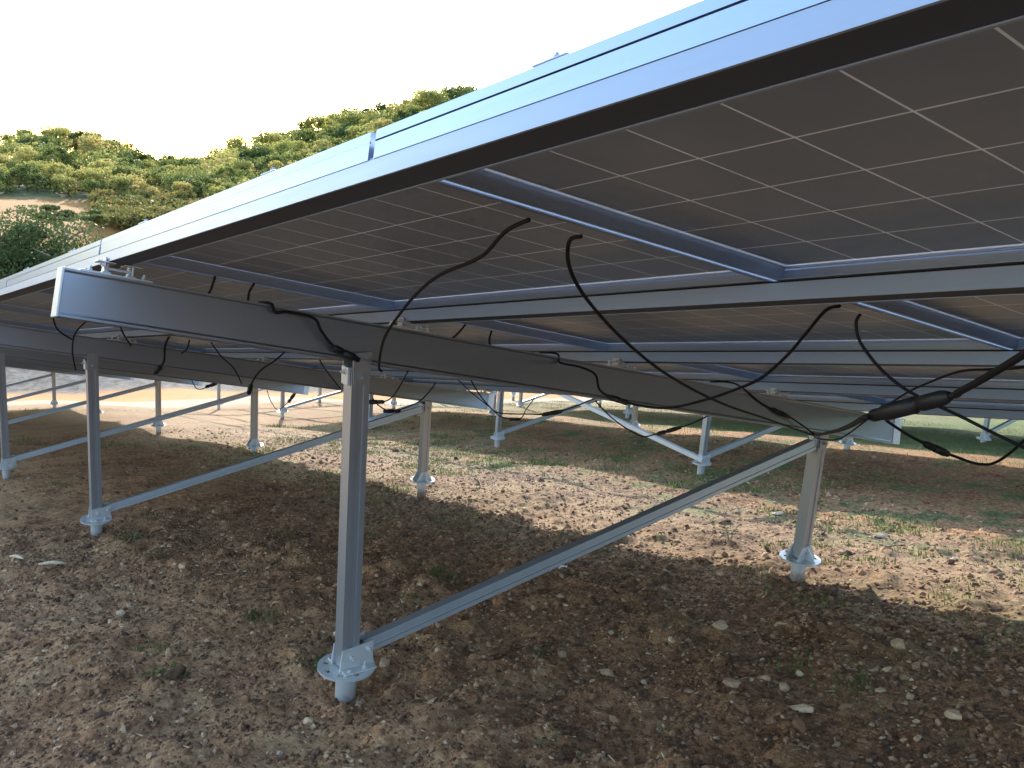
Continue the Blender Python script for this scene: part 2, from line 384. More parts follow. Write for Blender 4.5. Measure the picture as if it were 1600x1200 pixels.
# ------------------------------------------------------------------ racks
UR, LP = -2.1775, 3.7817
KB = 0.012                                     # slight skew of the beams
HB, HT = -0.2485, -0.112                        # beam bottom / top
YF, YR = 0.7635, 3.3369
ZFL, ZRL = 0.0, -0.0494
dz = Vector((d.x / d.z, d.y / d.z, 1))          # plumb, per unit of slope-frame height
def beam_z(Y): return ZN - Y * math.tan(TH) + HB / math.cos(TH)
def plate_poly(mb, pts, th, o, ax, ay, az):
    mb.extrude(pts, o - az * th / 2, o + az * th / 2, ax, ay)
def foot(root, base, F, ground_z, kind, name):
    """ground screw with flange and bracket; F is the flange centre"""
    up = d
    mb = MB(); depth = F.z - ground_z + 0.25
    mb.lathe(F - up * depth, up, [(0.035, 0), (0.038, 0.02), (0.038, depth - 0.005)], 32, cap=False)
    gs = mb.build('ground_screw', GALVM, root, base)
    fl = MB(); R, r = 0.105, 0.0385
    n = 48
    # flange disc with slots: ring sectors, slots left open
    ax = (X_ - up * X_.dot(up)).normalized(); ay = up.cross(ax)
    def ring(r0, r1, a0, a1, seg):
        vs = []; fs = []
        for k in range(seg + 1):
            a = a0 + (a1 - a0) * k / seg; e = ax * math.cos(a) + ay * math.sin(a)
            for rr, z in ((r0, -0.004), (r1, -0.004), (r1, 0.004), (r0, 0.004)): vs.append(F + e * rr + up * z)
        full = abs(a1 - a0 - 2 * math.pi) < 1e-6
        for k in range(seg):
            for q in range(4): fs.append((k * 4 + q, k * 4 + (q + 1) % 4, k * 4 + 4 + (q + 1) % 4, k * 4 + 4 + q))
        if not full: fs += [(0, 1, 2, 3), (seg * 4, seg * 4 + 1, seg * 4 + 2, seg * 4 + 3)]
        fl.add(vs, fs)
    ring(0.0, 0.066, 0, 2 * math.pi, 40); ring(0.085, R, 0, 2 * math.pi, 48)
    for k in range(8):
        a = k * math.pi / 4 + 0.2; ring(0.0658, 0.0852, a, a + math.pi / 4 - 0.3, 6)
    fl.build('flange', GALV, gs, None).location = (0, 0, 0)
    return gs
def make_rack():
    base = Vector((UR, YF, -0.125))
    root = thing('mounting_rack', 'grey metal rack of ground screws, posts and beams carrying the near solar panels', 'solar rack', base, 'racks of the panel tables')
    # rails along the table, one under each long joint and one at either edge
    for n in range(5):
        sc = n * PS - 0.010 if 0 < n < 4 else (0.034 if n == 0 else 4 * PS - 0.055)
        wd = 0.066; mb = MB()
        u0 = UJ - 13 * PU - 0.12; u1 = UJ + 2 * PU + 0.1
        hb = -0.071 if n == 0 else -0.083
        ht = -0.0408 if n == 0 else -0.0448
        prof = [(-wd / 2, ht), (wd / 2, ht), (wd / 2, hb), (wd / 2 - 0.004, hb), (wd / 2 - 0.004, -0.0500), (-wd / 2 + 0.004, -0.0500), (-wd / 2 + 0.004, hb), (-wd / 2, hb)]
        mb.extrude(prof, A(u0, sc, 0), A(u1, sc, 0), SV, NV)
        rail = mb.build('purlin', ALU, root, base)
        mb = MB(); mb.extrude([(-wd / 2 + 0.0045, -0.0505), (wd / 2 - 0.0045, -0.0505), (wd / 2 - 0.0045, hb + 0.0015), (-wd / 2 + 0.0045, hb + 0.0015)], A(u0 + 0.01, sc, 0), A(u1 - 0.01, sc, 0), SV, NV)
        mb.build('rail_shade_strip', SHADE, rail)  # added dark strip in the channel, stands in for shade under the rail
        if n:
            mb = MB(); mb.extrude([(-wd / 2 + 0.003, -0.0446), (wd / 2 - 0.003, -0.0446), (wd / 2 - 0.003, -0.0402), (-wd / 2 + 0.003, -0.0402)], A(u0 + 0.01, sc, 0), A(u1 - 0.01, sc, 0), SV, NV)
            mb.build('shadow_gap_strip', BLK, rail)  # added black strip that paints the shadow gap between frames and rail
        if n == 0: rail['label'] = 'purlin under the bright high edge of the panels'
    # module clamps seen on the high edge
    mb = MB()
    for c in range(-1, 14):
        for fr_ in (0.25, 0.75):
            u = UJ - c * PU + fr_ * PU
            q = MB()
            q.frame_box(A(u, 0, 0), X_, SV, NV, -0.032, 0.032, 0.0, 0.03, 0.0052, 0.0085, 0.001)
            q.bolt(A(u, 0.012, 0.0085), NV, 0.0055, 0.005, 0.004)
            q.build('module_clamp', ALU, root, base)
    zf = beam_z(YF); zr = beam_z(YR)
    for k in range(-1, 6):
        u = UR - k * LP
        sk = lambda s: KR * s
        bx = (SV + X_ * KB).normalized()
        # slanting beam: lipped box, flanges proud of the web
        mb = MB()
        h = HT - HB; wv = 0.026
        prof = [(-wv - 0.004, 0), (wv + 0.004, 0), (wv + 0.004, 0.007), (wv + 0.001, 0.010), (wv, 0.013), (wv, h - 0.012), (wv + 0.001, h - 0.009), (wv + 0.004, h - 0.006), (wv + 0.004, h),
                (-wv - 0.004, h), (-wv - 0.004, h - 0.006), (-wv, h - 0.012), (-wv, 0.013), (-wv - 0.004, 0.007)]
        a0 = A(u - 0.03, -0.115, HB); a1 = A(u - 0.03 + KB * 4.2, 4.085, HB)
        mb.extrude(prof, a0, a1, X_, NV)
        ra = mb.build('rafter', ALUB, root, base)
        for e, sgn in ((a0, -1), (a1, 1)):
            cap = MB()
            cap.frame_box(e, X_, bx * sgn, NV, -0.0325, 0.0325, -0.004 if sgn < 0 else -0.06, 0.004, -0.0025, h + 0.0025, 0.002)
            cap.build('end_cap', GALV, ra)
        # clamps holding the rails on the beam
        for n in range(5):
            sc = n * PS - 0.010 if 0 < n < 4 else (0.034 if n == 0 else 4 * PS - 0.055)
            o = A(u - 0.03 + KB * sc, sc, 0)
            q = MB(); hb = -0.071 if n == 0 else -0.083
            q.frame_box(o, X_, SV, NV, -0.03, 0.03, -0.105, 0.095, HT, HT + 0.006, 0.001)
            for sd in (-1, 1):
                y0, y1 = sorted((sd * 0.022, sd * 0.046))
                q.frame_box(o, X_, SV, NV, -0.022, 0.022, y0, y1, HT + 0.006, HT + 0.011, 0.001)
                y0, y1 = sorted((sd * 0.036, sd * 0.041))
                q.frame_box(o, X_, SV, NV, -0.016, 0.016, y0, y1, HT + 0.011, hb + 0.012, 0.001)
                y0, y1 = sorted((sd * 0.012, sd * 0.062))
                q.frame_box(o, X_, SV, NV, -0.026, 0.026, y0, y1, hb - 0.0048, hb - 0.0008, 0.001)
                q.lathe(o + SV * sd * 0.030 + NV * (HT + 0.011), NV, [(0.006, 0), (0.006, 0.03)], 10)
                q.bolt(o + SV * sd * 0.075 + NV * (HT + 0.006), NV, 0.008, 0.007, 0.008)
            q.bolt(o + X_ * 0.017 + NV * (HT + 0.03) - SV * 0.041, -SV, 0.007, 0.006, 0.006)
            q.frame_box(o, X_, SV, NV, -0.006, 0.006, -0.036, 0.036, HT + 0.018, HT + 0.026, 0.001)
            q.build('rail_clamp', GALV, root, base)
        # posts: plumb aluminium profiles on ground screws
        for (Yp, zfl, zt, nm) in ((YF, ZFL, zf, 'front_post'), (YR, ZRL, zr, 'rear_post')):
            xt = u - 0.012 + 0.001 * Yp
            F = Vector((xt, Yp, zt)) - dz * (zt - zfl)
            P0 = F + d * 0.01; T = Vector((xt, Yp, zt)) - d * 0.012
            ax = (X_ - d * X_.dot(d)).normalized(); ay = d.cross(ax)
            a, bb = 0.029, 0.034
            prof = [(-a, -bb), (a, -bb), (a, -bb * 0.42), (a - 0.005, -bb * 0.36), (a - 0.005, bb * 0.36), (a, bb * 0.42), (a, bb), (-a, bb)]
            mb = MB(); mb.extrude(prof, P0, T, ax, ay)
            post = mb.build(nm, ALUP, root, base)
            g = foot(post, None, F, gz(F.x, F.y) if k <= 3 else F.z - 0.12, nm, nm)
            g.location = (0, 0, 0)
            br = MB()
            # two upright plates on the flange gripping the post, bolted through
            if nm == 'front_post':
                for sx_ in (-1, 1):
                    plate_poly(br, [(-0.045, 0.0), (0.095, 0.0), (0.088, 0.028), (0.088, 0.095), (-0.036, 0.080), (-0.042, 0.03)], 0.006, F + ax * sx_ * (a + 0.0045) + d * 0.0045, ay, d, ax)
                    x0, x1 = sorted((sx_ * (a + 0.0015), sx_ * (a + 0.044)))
                    br.frame_box(F, ax, ay, d, x0, x1, -0.04, 0.085, 0.0045, 0.0105, 0.001)
                for yy, zz in ((0.0, 0.05), (0.068, 0.068)):
                    br.bolt(F + ax * (a + 0.008) + ay * yy + d * zz, ax, 0.010, 0.009, 0.010)
                br.bolt(F + ax * (a + 0.026) + ay * 0.045 + d * 0.011, d, 0.010, 0.010, 0.014)
                br.bolt(F - ax * (a + 0.026) + ay * 0.045 + d * 0.011, d, 0.010, 0.010, 0.014)
                br.bolt(F + ax * (a + 0.026) - ay * 0.015 + d * 0.011, d, 0.008, 0.006, 0.0)
            else:
                for sx_ in (-1, 1):
                    plate_poly(br, [(-0.075, 0.0), (0.075, 0.0), (0.052, 0.038), (0.034, 0.072), (-0.034, 0.072), (-0.052, 0.038)], 0.006, F + ax * sx_ * (a + 0.0045) + d * 0.0045, ay, d, ax)
                    plate_poly(br, [(a + 0.008, 0), (0.094, 0), (0.055, 0.045), (a + 0.008, 0.062)], 0.006, F + d * 0.0045, ax * sx_, d, ay)
                br.bolt(F + ax * (a + 0.008) + d * 0.045, ax, 0.010, 0.008, 0.008)
            br.build('foot_bracket', GALV, post)
            # clips that hold the post head to the beam
            o = Vector((xt, Yp, zt))
            for sx_ in (-1, 1):
                hd = MB(); q0 = sx_ * 0.0325
                plate_poly(hd, [(-0.030, -0.070), (0.030, -0.070), (0.034, -0.01), (0.034, 0.040), (-0.034, 0.040), (-0.034, -0.01)], 0.004, o + ax * (q0 - 0.008 * (sx_ < 0) + 0.002), ay, d, ax)
                hd.bolt(o + ax * (q0 + sx_ * 0.004) - d * 0.045, ax * sx_, 0.009, 0.008, 0.008)
                hd.bolt(o + ax * (q0 + sx_ * 0.004) + d * 0.022 + ay * 0.012, ax * sx_, 0.008, 0.007, 0.007)
                hd.build('head_bracket', ALUP, post)
            hd = MB(); hd.frame_box(o, ax, ay, d, -0.026, 0.020, -bb - 0.012, -bb - 0.001, -0.075, -0.012, 0.002); hd.bolt(o - ay * (bb + 0.012) - d * 0.03, -ay, 0.008, 0.007, 0.006)
            hd.build('head_clip', GALV, post)
            if nm == 'front_post': FF, aF = F, ay
            else: RRt = Vector((xt, Yp, zt))
        # brace from the front foot to the rear post head
        B0 = FF + d * 0.066 + aF * 0.062 ; B1 = RRt - d * 0.055 - Y_ * 0.052
        q = (B1 - B0).normalized(); bxx = (X_ - q * X_.dot(q)).normalized(); bz = q.cross(bxx)
        if bz.z < 0: bz = -bz
        mb = MB(); a = 0.0255
        prof = [(-a, -a), (a, -a), (a, -a * 0.4), (a - 0.004, -a * 0.3), (a - 0.004, a * 0.3), (a, a * 0.4), (a, a), (-a, a)]
        mb.extrude(prof, B0, B1, bxx, bz)
        mb.build('brace', ALUP, root, base)
    return root, base
rack, rbase = make_rack()
for ti, lab in ((1, 'grey metal rack of the second table, its posts standing past the sunlit strip'), (2, 'grey metal rack of the third table, farthest posts on the green grass')):
    r = copy_tree(rack); r.matrix_world = M4 @ Matrix.Translation(rbase + OFF[ti]); r['label'] = lab
    if ti == 1:
        # bracing along the table between the tall posts
        zf = beam_z(YF); xt = lambda k: UR - k * LP - 0.012
        for k in (1,):
            lo = Vector((xt(k), YF, 0)) - dz * (zf - 0.03) + Vector((0, 0, zf)); lo = Vector((xt(k), YF, zf)) - dz * (zf - 0.04) + Vector((0.06, -0.05, 0))
            hi = Vector((xt(k + 1), YF, zf)) - dz * 0.10 + Vector((0.05, -0.05, 0))
            q = (hi - lo).normalized(); by = (Y_ - q * Y_.dot(q)).normalized(); mb = MB()
            mb.extrude([(-0.024, -0.024), (0.024, -0.024), (0.024, 0.024), (-0.024, 0.024)], lo, hi, by, q.cross(by))
            cb = mb.build('cross_brace', GALV, r, rbase); cb['label'] = 'bright galvanised brace slanting along the table'

# ------------------------------------------------------------------ cables
def spline(P, n=10):
    P = [Vector(p) for p in P]; out = []
    for i in range(len(P) - 1):
        p0, p1, p2, p3 = P[max(i - 1, 0)], P[i], P[i + 1], P[min(i + 2, len(P) - 1)]
        for k in range(n):
            t_ = k / n
            out.append(0.5 * ((2 * p1) + (p2 - p0) * t_ + (2 * p0 - 5 * p1 + 4 * p2 - p3) * t_ * t_ + (3 * p1 - p0 - 3 * p2 + p3) * t_ ** 3))
    out.append(P[-1]); return out
def cable(label, P, r=0.0042, plugs=(), group='black cables looping under the panels'):
    pts = spline(P)
    o = thing('solar_cable', label, 'cable', pts[0], group)
    mb = MB(); mb.tube(pts, r, 10); cb = mb.build('sheath', BLK, o, pts[0])
    for pl_ in plugs:
        if pl_[0] == 'seg':                    # a plug that fills the stretch between two of the cable's own points
            c0 = (Vector(P[pl_[1]]) + Vector(P[pl_[2]])) / 2; q = Vector(P[pl_[2]]) - Vector(P[pl_[1]]); ln = q.length; q.normalize(); rr = pl_[3]
        else:
            f, ln, rr = pl_
            i = int(f * (len(pts) - 1)); i = min(max(i, 1), len(pts) - 2)
            q = (pts[i + 1] - pts[i - 1]).normalized(); c0 = pts[i]
        m2 = MB()
        prof = [(rr * 0.55, -ln / 2), (rr * 0.8, -ln * 0.46), (rr, -ln * 0.40), (rr, -ln * 0.17), (rr * 0.8, -ln * 0.155), (rr * 0.8, -ln * 0.09), (rr * 1.08, -ln * 0.08), (rr * 1.08, ln * 0.30), (rr * 0.85, ln * 0.33), (rr * 0.85, ln * 0.45), (rr * 0.55, ln / 2)]
        m2.lathe(c0, q, prof, 20)
        m2.build('connector', JBX, o, pts[0])
cable('long black cable from the nearest panel joint to the head of the nearest tall post', [(-0.661, 0.324, 1.404), (-0.768, 0.351, 1.395), (-0.932, 0.405, 1.361), (-1.168, 0.461, 1.343), (-1.356, 0.513, 1.313), (-1.582, 0.586, 1.263), (-1.857, 0.685, 1.193), (-2.147, 0.822, 1.100), (-2.200, 0.860, 1.080)], 0.0042, [])
cable('black cable bowing from the nearest panel joint to the head of the nearest short post', [(-0.670, 0.453, 1.379), (-0.716, 0.464, 1.375), (-0.779, 0.513, 1.339), (-0.850, 0.601, 1.292), (-0.941, 0.745, 1.230), (-1.053, 0.941, 1.156), (-1.181, 1.185, 1.075), (-1.331, 1.493, 0.990), (-1.488, 1.829, 0.909), (-1.719, 2.332, 0.805), (-2.107, 3.171, 0.628)], 0.0042, [])
cable('black cable dipping from the second row joint, then climbing the nearest slanting beam', [(-0.628, 1.203, 1.234), (-0.676, 1.218, 1.225), (-0.759, 1.257, 1.172), (-0.847, 1.298, 1.115), (-0.963, 1.340, 1.052), (-1.076, 1.370, 1.015), (-1.226, 1.403, 0.975), (-1.419, 1.440, 0.940), (-1.614, 1.476, 0.943), (-1.798, 1.514, 0.973), (-1.890, 1.568, 1.030), (-2.007, 1.594, 1.055), (-2.147, 1.618, 1.069), (-2.165, 1.620, 1.102), (-2.250, 1.600, 1.110)], 0.0042, [(0.6, 0.13, 0.0095)])
cable('thick black cable entering at the right with a long fat connector in the foreground', [(0.195, 0.352, 1.182), (0.153, 0.388, 1.163), (0.074, 0.459, 1.130), (0.010, 0.514, 1.105), (-0.007, 0.527, 1.099), (-0.147, 0.558, 1.061), (-0.188, 0.602, 1.051), (-0.684, 1.272, 0.934), (-2.107, 3.181, 0.624)], 0.0048, [('seg', 4, 5, 0.0115)])
cable('black cable curling down from the second row joint and passing behind the big connector', [(-0.640, 1.305, 1.214), (-0.649, 1.300, 1.192), (-0.641, 1.305, 1.145), (-0.605, 1.327, 1.083), (-0.562, 1.351, 1.037), (-0.520, 1.374, 1.007), (-0.454, 1.408, 0.969), (-0.383, 1.440, 0.926), (-0.289, 1.479, 0.874)], 0.004, [])
cable('thin black cable arching in from the right edge behind the big connector', [(-0.218, 1.315, 1.100), (-0.339, 1.439, 1.080), (-0.448, 1.548, 1.069), (-0.607, 1.704, 1.052), (-0.804, 1.898, 1.004), (-0.999, 2.091, 0.945), (-1.317, 2.413, 0.828), (-1.737, 2.833, 0.672), (-2.097, 3.167, 0.617)], 0.0035, [])
cable('slack black cable sagging under the big connector with a plug in its curve', [(-0.697, 1.503, 0.935), (-0.684, 1.585, 0.890), (-0.666, 1.679, 0.847), (-0.651, 1.750, 0.819), (-0.631, 1.847, 0.787), (-0.615, 1.923, 0.788), (-0.606, 2.056, 0.833), (-0.608, 2.222, 0.907)], 0.004, [(0.3, 0.1, 0.01)])
cable('short black cable running along the nearest beam to the head of the tall post', [(-2.250, 0.455, 1.325), (-2.168, 0.460, 1.318), (-2.147, 0.464, 1.290), (-2.144, 0.505, 1.290), (-2.136, 0.588, 1.268), (-2.141, 0.614, 1.226), (-2.144, 0.654, 1.177), (-2.137, 0.713, 1.140)], 0.005, [(0.97, 0.1, 0.011)])
cable('left one of two short cable stubs over the nearest beam by the tall post', [(-2.230, 0.308, 1.407), (-2.264, 0.306, 1.373), (-2.307, 0.298, 1.335)], 0.004, [])
cable('right one of two short cable stubs over the nearest beam by the tall post', [(-2.216, 0.427, 1.384), (-2.256, 0.424, 1.356), (-2.307, 0.437, 1.308)], 0.004, [])
cable('short black cable beside the second rail clamp on the nearest beam, slanting left', [(-2.211, 1.224, 1.230), (-2.251, 1.218, 1.200), (-2.307, 1.204, 1.166)], 0.004, [])
cable('short black cable right of the second rail clamp, hanging almost straight', [(-2.247, 1.367, 1.202), (-2.285, 1.383, 1.158), (-2.307, 1.431, 1.111)], 0.004, [])
cable('looped black cable with a plug just right of the nearest tall post', [(-4.514, 2.345, 0.996), (-4.572, 2.327, 0.914), (-4.627, 2.307, 0.839), (-4.670, 2.286, 0.789), (-4.722, 2.252, 0.760), (-4.818, 2.185, 0.758)], 0.0045, [(0.9, 0.13, 0.014)])
cable('looped black cable with a plug below the first loop right of the tall post', [(-4.768, 2.685, 0.852), (-4.796, 2.632, 0.780), (-4.834, 2.560, 0.718), (-4.908, 2.425, 0.673), (-4.951, 2.351, 0.704), (-4.981, 2.307, 0.767)], 0.0045, [(0.62, 0.12, 0.013)])
cable('long sagging black cable with a plug in front of the white beam end', [(-4.975, 3.102, 0.865), (-4.861, 3.086, 0.767), (-4.727, 3.082, 0.671), (-4.610, 3.095, 0.617), (-4.336, 3.165, 0.616), (-4.229, 3.191, 0.619), (-4.045, 3.234, 0.655), (-3.811, 3.281, 0.736)], 0.0045, [(0.78, 0.17, 0.014)])
cable('thin black loop of cable hanging left of the white beam end', [(-5.355, 3.251, 0.828), (-5.267, 3.306, 0.728), (-5.139, 3.389, 0.609), (-5.052, 3.443, 0.530), (-4.946, 3.527, 0.518), (-4.903, 3.558, 0.586), (-4.847, 3.598, 0.672)], 0.004, [(0.62, 0.09, 0.012)])
cable('black cable sagging low across the bright cross brace with a plug', [(-3.810, 3.280, 0.720), (-3.736, 3.346, 0.611), (-3.648, 3.426, 0.522), (-3.589, 3.480, 0.484), (-3.533, 3.539, 0.498), (-3.448, 3.625, 0.528), (-3.363, 3.710, 0.566), (-3.277, 3.795, 0.624)], 0.0045, [(0.68, 0.16, 0.013)])
cable('black cable bending down to the head of the second tall post from the camera', [(-5.329, 0.626, 1.364), (-5.533, 0.585, 1.282), (-5.714, 0.597, 1.172), (-5.909, 0.648, 1.045)], 0.005, [])
cable('short black cable left of the second tall post joining the longer one', [(-5.329, 0.424, 1.385), (-5.471, 0.474, 1.304), (-5.629, 0.580, 1.244)], 0.005, [])
cable('short thin cable under the end of the nearest slanting beam', [(-5.529, 0.841, 1.341), (-5.696, 0.906, 1.265), (-5.879, 0.996, 1.187)], 0.005, [])
cable('black cable dropping onto the second slanting beam below the near beam end', [(-5.329, 1.109, 1.279), (-5.544, 1.120, 1.180), (-5.740, 1.162, 1.072), (-5.909, 1.157, 1.006)], 0.007, [(0.95, 0.12, 0.018)])
cable('tiny dangling cable on the second beam, left of the curving ones', [(-5.529, 1.273, 1.207), (-5.691, 1.305, 1.151), (-5.829, 1.312, 1.121)], 0.005, [])
cable('thin cable curving down and right across the second slanting beam', [(-5.429, 1.382, 1.188), (-5.574, 1.492, 1.094), (-5.731, 1.632, 1.002), (-5.909, 1.752, 0.877)], 0.0045, [])
cable('thick cable slanting down and left across the second slanting beam', [(-5.429, 1.912, 1.122), (-5.572, 1.874, 1.044), (-5.719, 1.826, 0.977), (-5.832, 1.805, 0.898), (-5.909, 1.806, 0.827)], 0.006, [(0.95, 0.1, 0.016)])
cable('cable slanting down and right just left of the nearest tall post', [(-5.429, 2.116, 1.090), (-5.599, 2.249, 0.982), (-5.752, 2.384, 0.886), (-5.909, 2.530, 0.789)], 0.005, [])
cable('small far loop of cable under the second beam', [(-10.470, 3.750, 0.800), (-10.461, 3.778, 0.523), (-10.435, 3.817, 0.377), (-10.402, 3.882, 0.293), (-10.361, 3.997, 0.382), (-10.334, 4.078, 0.505), (-10.300, 4.050, 0.720)], 0.005, [(0.75, 0.16, 0.02)])
cable('far short loop of cable with a plug under the second beam at left', [(-11.730, 3.200, 0.900), (-11.721, 3.256, 0.664), (-11.693, 3.325, 0.550), (-11.643, 3.481, 0.592), (-11.618, 3.559, 0.621), (-11.600, 3.600, 0.800)], 0.006, [(0.6, 0.16, 0.022)])
cable('black cable sliding down the nearest beam to the short post head', [(-2.250, 2.600, 0.925), (-2.147, 2.658, 0.913), (-2.140, 2.828, 0.811), (-2.127, 2.952, 0.756), (-2.118, 3.037, 0.718), (-2.107, 3.182, 0.633)], 0.004, [(0.6, 0.13, 0.01)])

# ------------------------------------------------------------------ stones, litter, grass
def rocks(name, n, seed, region, size, templ, flat=1.0):
    rng = np.random.RandomState(seed)
    V = []; F = []; Cc = []; off = 0
    x = region(rng, n)
    for i in range(n):
        tv, tf = templ[rng.randint(len(templ))]
        s = size(rng, x[i])
        a = rng.rand() * 6.28; ca, sa = math.cos(a), math.sin(a)
        e = s * np.array([1, 0.55 + 0.45 * rng.rand(), (0.35 + 0.45 * rng.rand()) * flat])
        v = tv * e; tl = rng.randn() * 0.3
        v = np.stack([v[:, 0] * ca - v[:, 1] * sa, v[:, 0] * sa + v[:, 1] * ca, v[:, 2] + tl * v[:, 0]], -1)
        v += np.array([x[i][0], x[i][1], gz(x[i][0], x[i][1]) + e[2] * 0.08])
        V.append(v); F.append(tf + off); off += len(v)
        Cc.append(np.full(len(v), rng.beta(1.2, 2.3)))
    me = np_mesh(name, np.concatenate(V), np.concatenate(F), False)
    at = me.attributes.new('tone', 'FLOAT', 'POINT'); at.data.foreach_set('value', np.concatenate(Cc).astype(np.float32))
    return me
def ico(sub, seed, amp):
    bm = bmesh.new(); bmesh.ops.create_icosphere(bm, subdivisions=sub, radius=1); rng = np.random.RandomState(seed)
    v = np.array([q.co[:] for q in bm.verts]); f = np.array([[q.index for q in p.verts] for p in bm.faces]); bm.free()
    if sub == 1: v = v * (1 + amp * (rng.rand(len(v), 1) - 0.5))
    else:
        for _ in range(12):        # knock flats off it
            nrm = rng.randn(3); nrm /= np.linalg.norm(nrm); k = 0.5 + 0.3 * rng.rand()
            dd = v @ nrm; v = v - np.outer(np.clip(dd - k, 0, None), nrm)
        v = v * (1 + amp * 0.3 * (rng.rand(len(v), 1) - 0.5))
    return v, f
T1 = [ico(1, k, 0.5) for k in range(8)]; T2 = [ico(2, k, 0.3) for k in range(8)]; T3 = [ico(3, k, 0.2) for k in range(6)]
STONE, t, b, N, L = nodes('stone')
tc = N('ShaderNodeTexCoord'); at = N('ShaderNodeAttribute'); at.attribute_name = 'tone'
sr = ramp(N, [(0.0, (0.085, 0.045, 0.024)), (0.35, (0.25, 0.125, 0.060)), (0.62, (0.40, 0.235, 0.125)), (0.85, (0.54, 0.385, 0.235)), (1.0, (0.64, 0.54, 0.39))]); L(at.outputs['Fac'], sr.inputs[0])
n1 = tex(N, L, tc.outputs['Object'], 45, 8, 0.7)
dk = ramp(N, [(0.3, (0.5, 0.47, 0.44)), (0.65, (1, 1, 1))]); L(n1.outputs[0], dk.inputs[0])
mu = N('ShaderNodeMix'); mu.data_type = 'RGBA'; mu.blend_type = 'MULTIPLY'; mu.inputs['Factor'].default_value = 1; L(sr.outputs[0], mu.inputs['A']); L(dk.outputs[0], mu.inputs['B'])
L(mu.outputs['Result'], b.inputs['Base Color']); b.inputs['Roughness'].default_value = 0.9
bp = N('ShaderNodeBump'); bp.inputs['Strength'].default_value = 0.5; bp.inputs['Distance'].default_value = 0.004; L(n1.outputs[0], bp.inputs['Height']); L(bp.outputs[0], b.inputs['Normal'])
def reg_near(rng, n):
    p = np.empty((n, 2)); p[:, 0] = -0.3 - 6.5 * rng.rand(n) ** 1.25; p[:, 1] = -1.0 + 4.4 * rng.rand(n); return p
def reg_mid(rng, n):
    p = np.empty((n, 2)); p[:, 0] = -0.5 - 14 * rng.rand(n) ** 1.1; p[:, 1] = -0.5 + 10.0 * rng.rand(n); return p
V1 = rocks('crumbs', 65000, 21, reg_near, lambda r, x: 0.0060 * math.exp(0.48 * r.randn()), T1)
V2 = rocks('gravel', 11000, 22, reg_near, lambda r, x: 0.0092 * math.exp(0.46 * r.randn()), T2)
V4 = rocks('gravel', 16000, 24, lambda r, n: np.column_stack([-0.5 - 10.5 * r.rand(n), 2.4 + 4.6 * r.rand(n)]), lambda r, x: 0.0085 * math.exp(0.5 * r.randn()), T1)
V3 = rocks('gravel', 15000, 23, reg_mid, lambda r, x: 0.0085 * math.exp(0.5 * r.randn()), T1)
for me in (V1, V2, V3, V4): me.materials.append(STONE)
g1 = link('soil_crumbs', V1); g1.matrix_world = M4; tag(g1, 'small brown soil crumbs and grit under the near panels', 'gravel', kind='stuff')
g2 = link('gravel', V2); g2.matrix_world = M4; tag(g2, 'brown and tan gravel scattered on the soil in front', 'gravel', kind='stuff')
g3 = link('scattered_gravel', V3); g3.matrix_world = M4; tag(g3, 'loose gravel over the ground between the tables', 'gravel', kind='stuff')
g4 = link('strip_gravel', V4); g4.matrix_world = M4; tag(g4, 'small gravel strewn on the sunlit strip behind the posts', 'gravel', kind='stuff')
def stone(name, label, cat, x, y, s, k, e=(1, 0.75, 0.6), rz=0.0, tone=0.6, group='larger stones on the soil', sink=0.3):
    v, f = T3[k % len(T3)]; v = v * (np.array(e) * s / 2)
    z = gz(x, y) + e[2] * s / 2 * (1 - sink)
    me = np_mesh(name, v, f, False); me.materials.append(STONE)
    at = me.attributes.new('tone', 'FLOAT', 'POINT'); at.data.foreach_set('value', np.full(len(v), tone, np.float32))
    o = link(name, me); o.matrix_world = M4 @ Matrix.Translation((x, y, z)) @ Matrix.Rotation(rz, 4, 'Z'); tag(o, label, cat, group)
stone('stone', 'pale angular stone on the dark soil at centre right, largest of its cluster', 'stone', -2.01, 2.35, 0.075, 0, tone=0.78)
stone('stone', 'rounded tan stone low at right, right one of two close together', 'stone', -1.46, 2.06, 0.055, 1, tone=0.85)
stone('stone', 'rounded tan stone low at right, left one of two close together', 'stone', -1.56, 2.07, 0.055, 2, tone=0.7)
stone('stone', 'long flat pale stone on the dark soil near the bottom edge', 'stone', -1.29, 1.92, 0.12, 3, (1, 0.4, 0.3), 0.4, 0.85)
stone('stone', 'pinkish stone on the dark soil at far lower right', 'stone', -1.37, 2.67, 0.07, 4, tone=0.72)
stone('stone', 'pale stone by the lower right corner', 'stone', -0.91, 2.23, 0.07, 5, tone=0.82)
stone('stone', 'broad grey-brown stone left of the long flat one near the bottom edge', 'stone', -1.57, 1.90, 0.085, 1, (1, .8, .5), 1.2, 0.7)
stone('stone', 'pale stone on sunlit dry soil behind the nearest short post', 'stone', -4.06, 5.43, 0.10, 2, (1, .8, .4), 0.3, 1.0)
stone('stone', 'long pale stone on the sunlit ground at right', 'stone', -2.89, 5.0, 0.13, 3, (1, .45, .35), 0.9, 0.95)
stone('stone', 'flat tan stone on the dark soil below the long brace', 'stone', -2.01, 1.69, 0.075, 4, (1, .5, .35), 0.2, 0.75)
stone('stone', 'tan stone on the brown soil between the two tall posts', 'stone', -4.68, 0.89, 0.08, 5, (1, .7, .6), 0.2, 0.75)
stone('stone', 'small pale stone on bare brown soil at lower left', 'stone', -4.04, 0.39, 0.055, 0, tone=0.9)
stone('stone', 'upright tan stone at lower left, nearer than the small pale one', 'stone', -3.24, 0.38, 0.05, 1, (.8, .7, .9), 0.2, 0.7)
stone('stone', 'tan stone at the bottom edge left of the nearest flange', 'stone', -2.29, 0.56, 0.06, 2, tone=0.85)
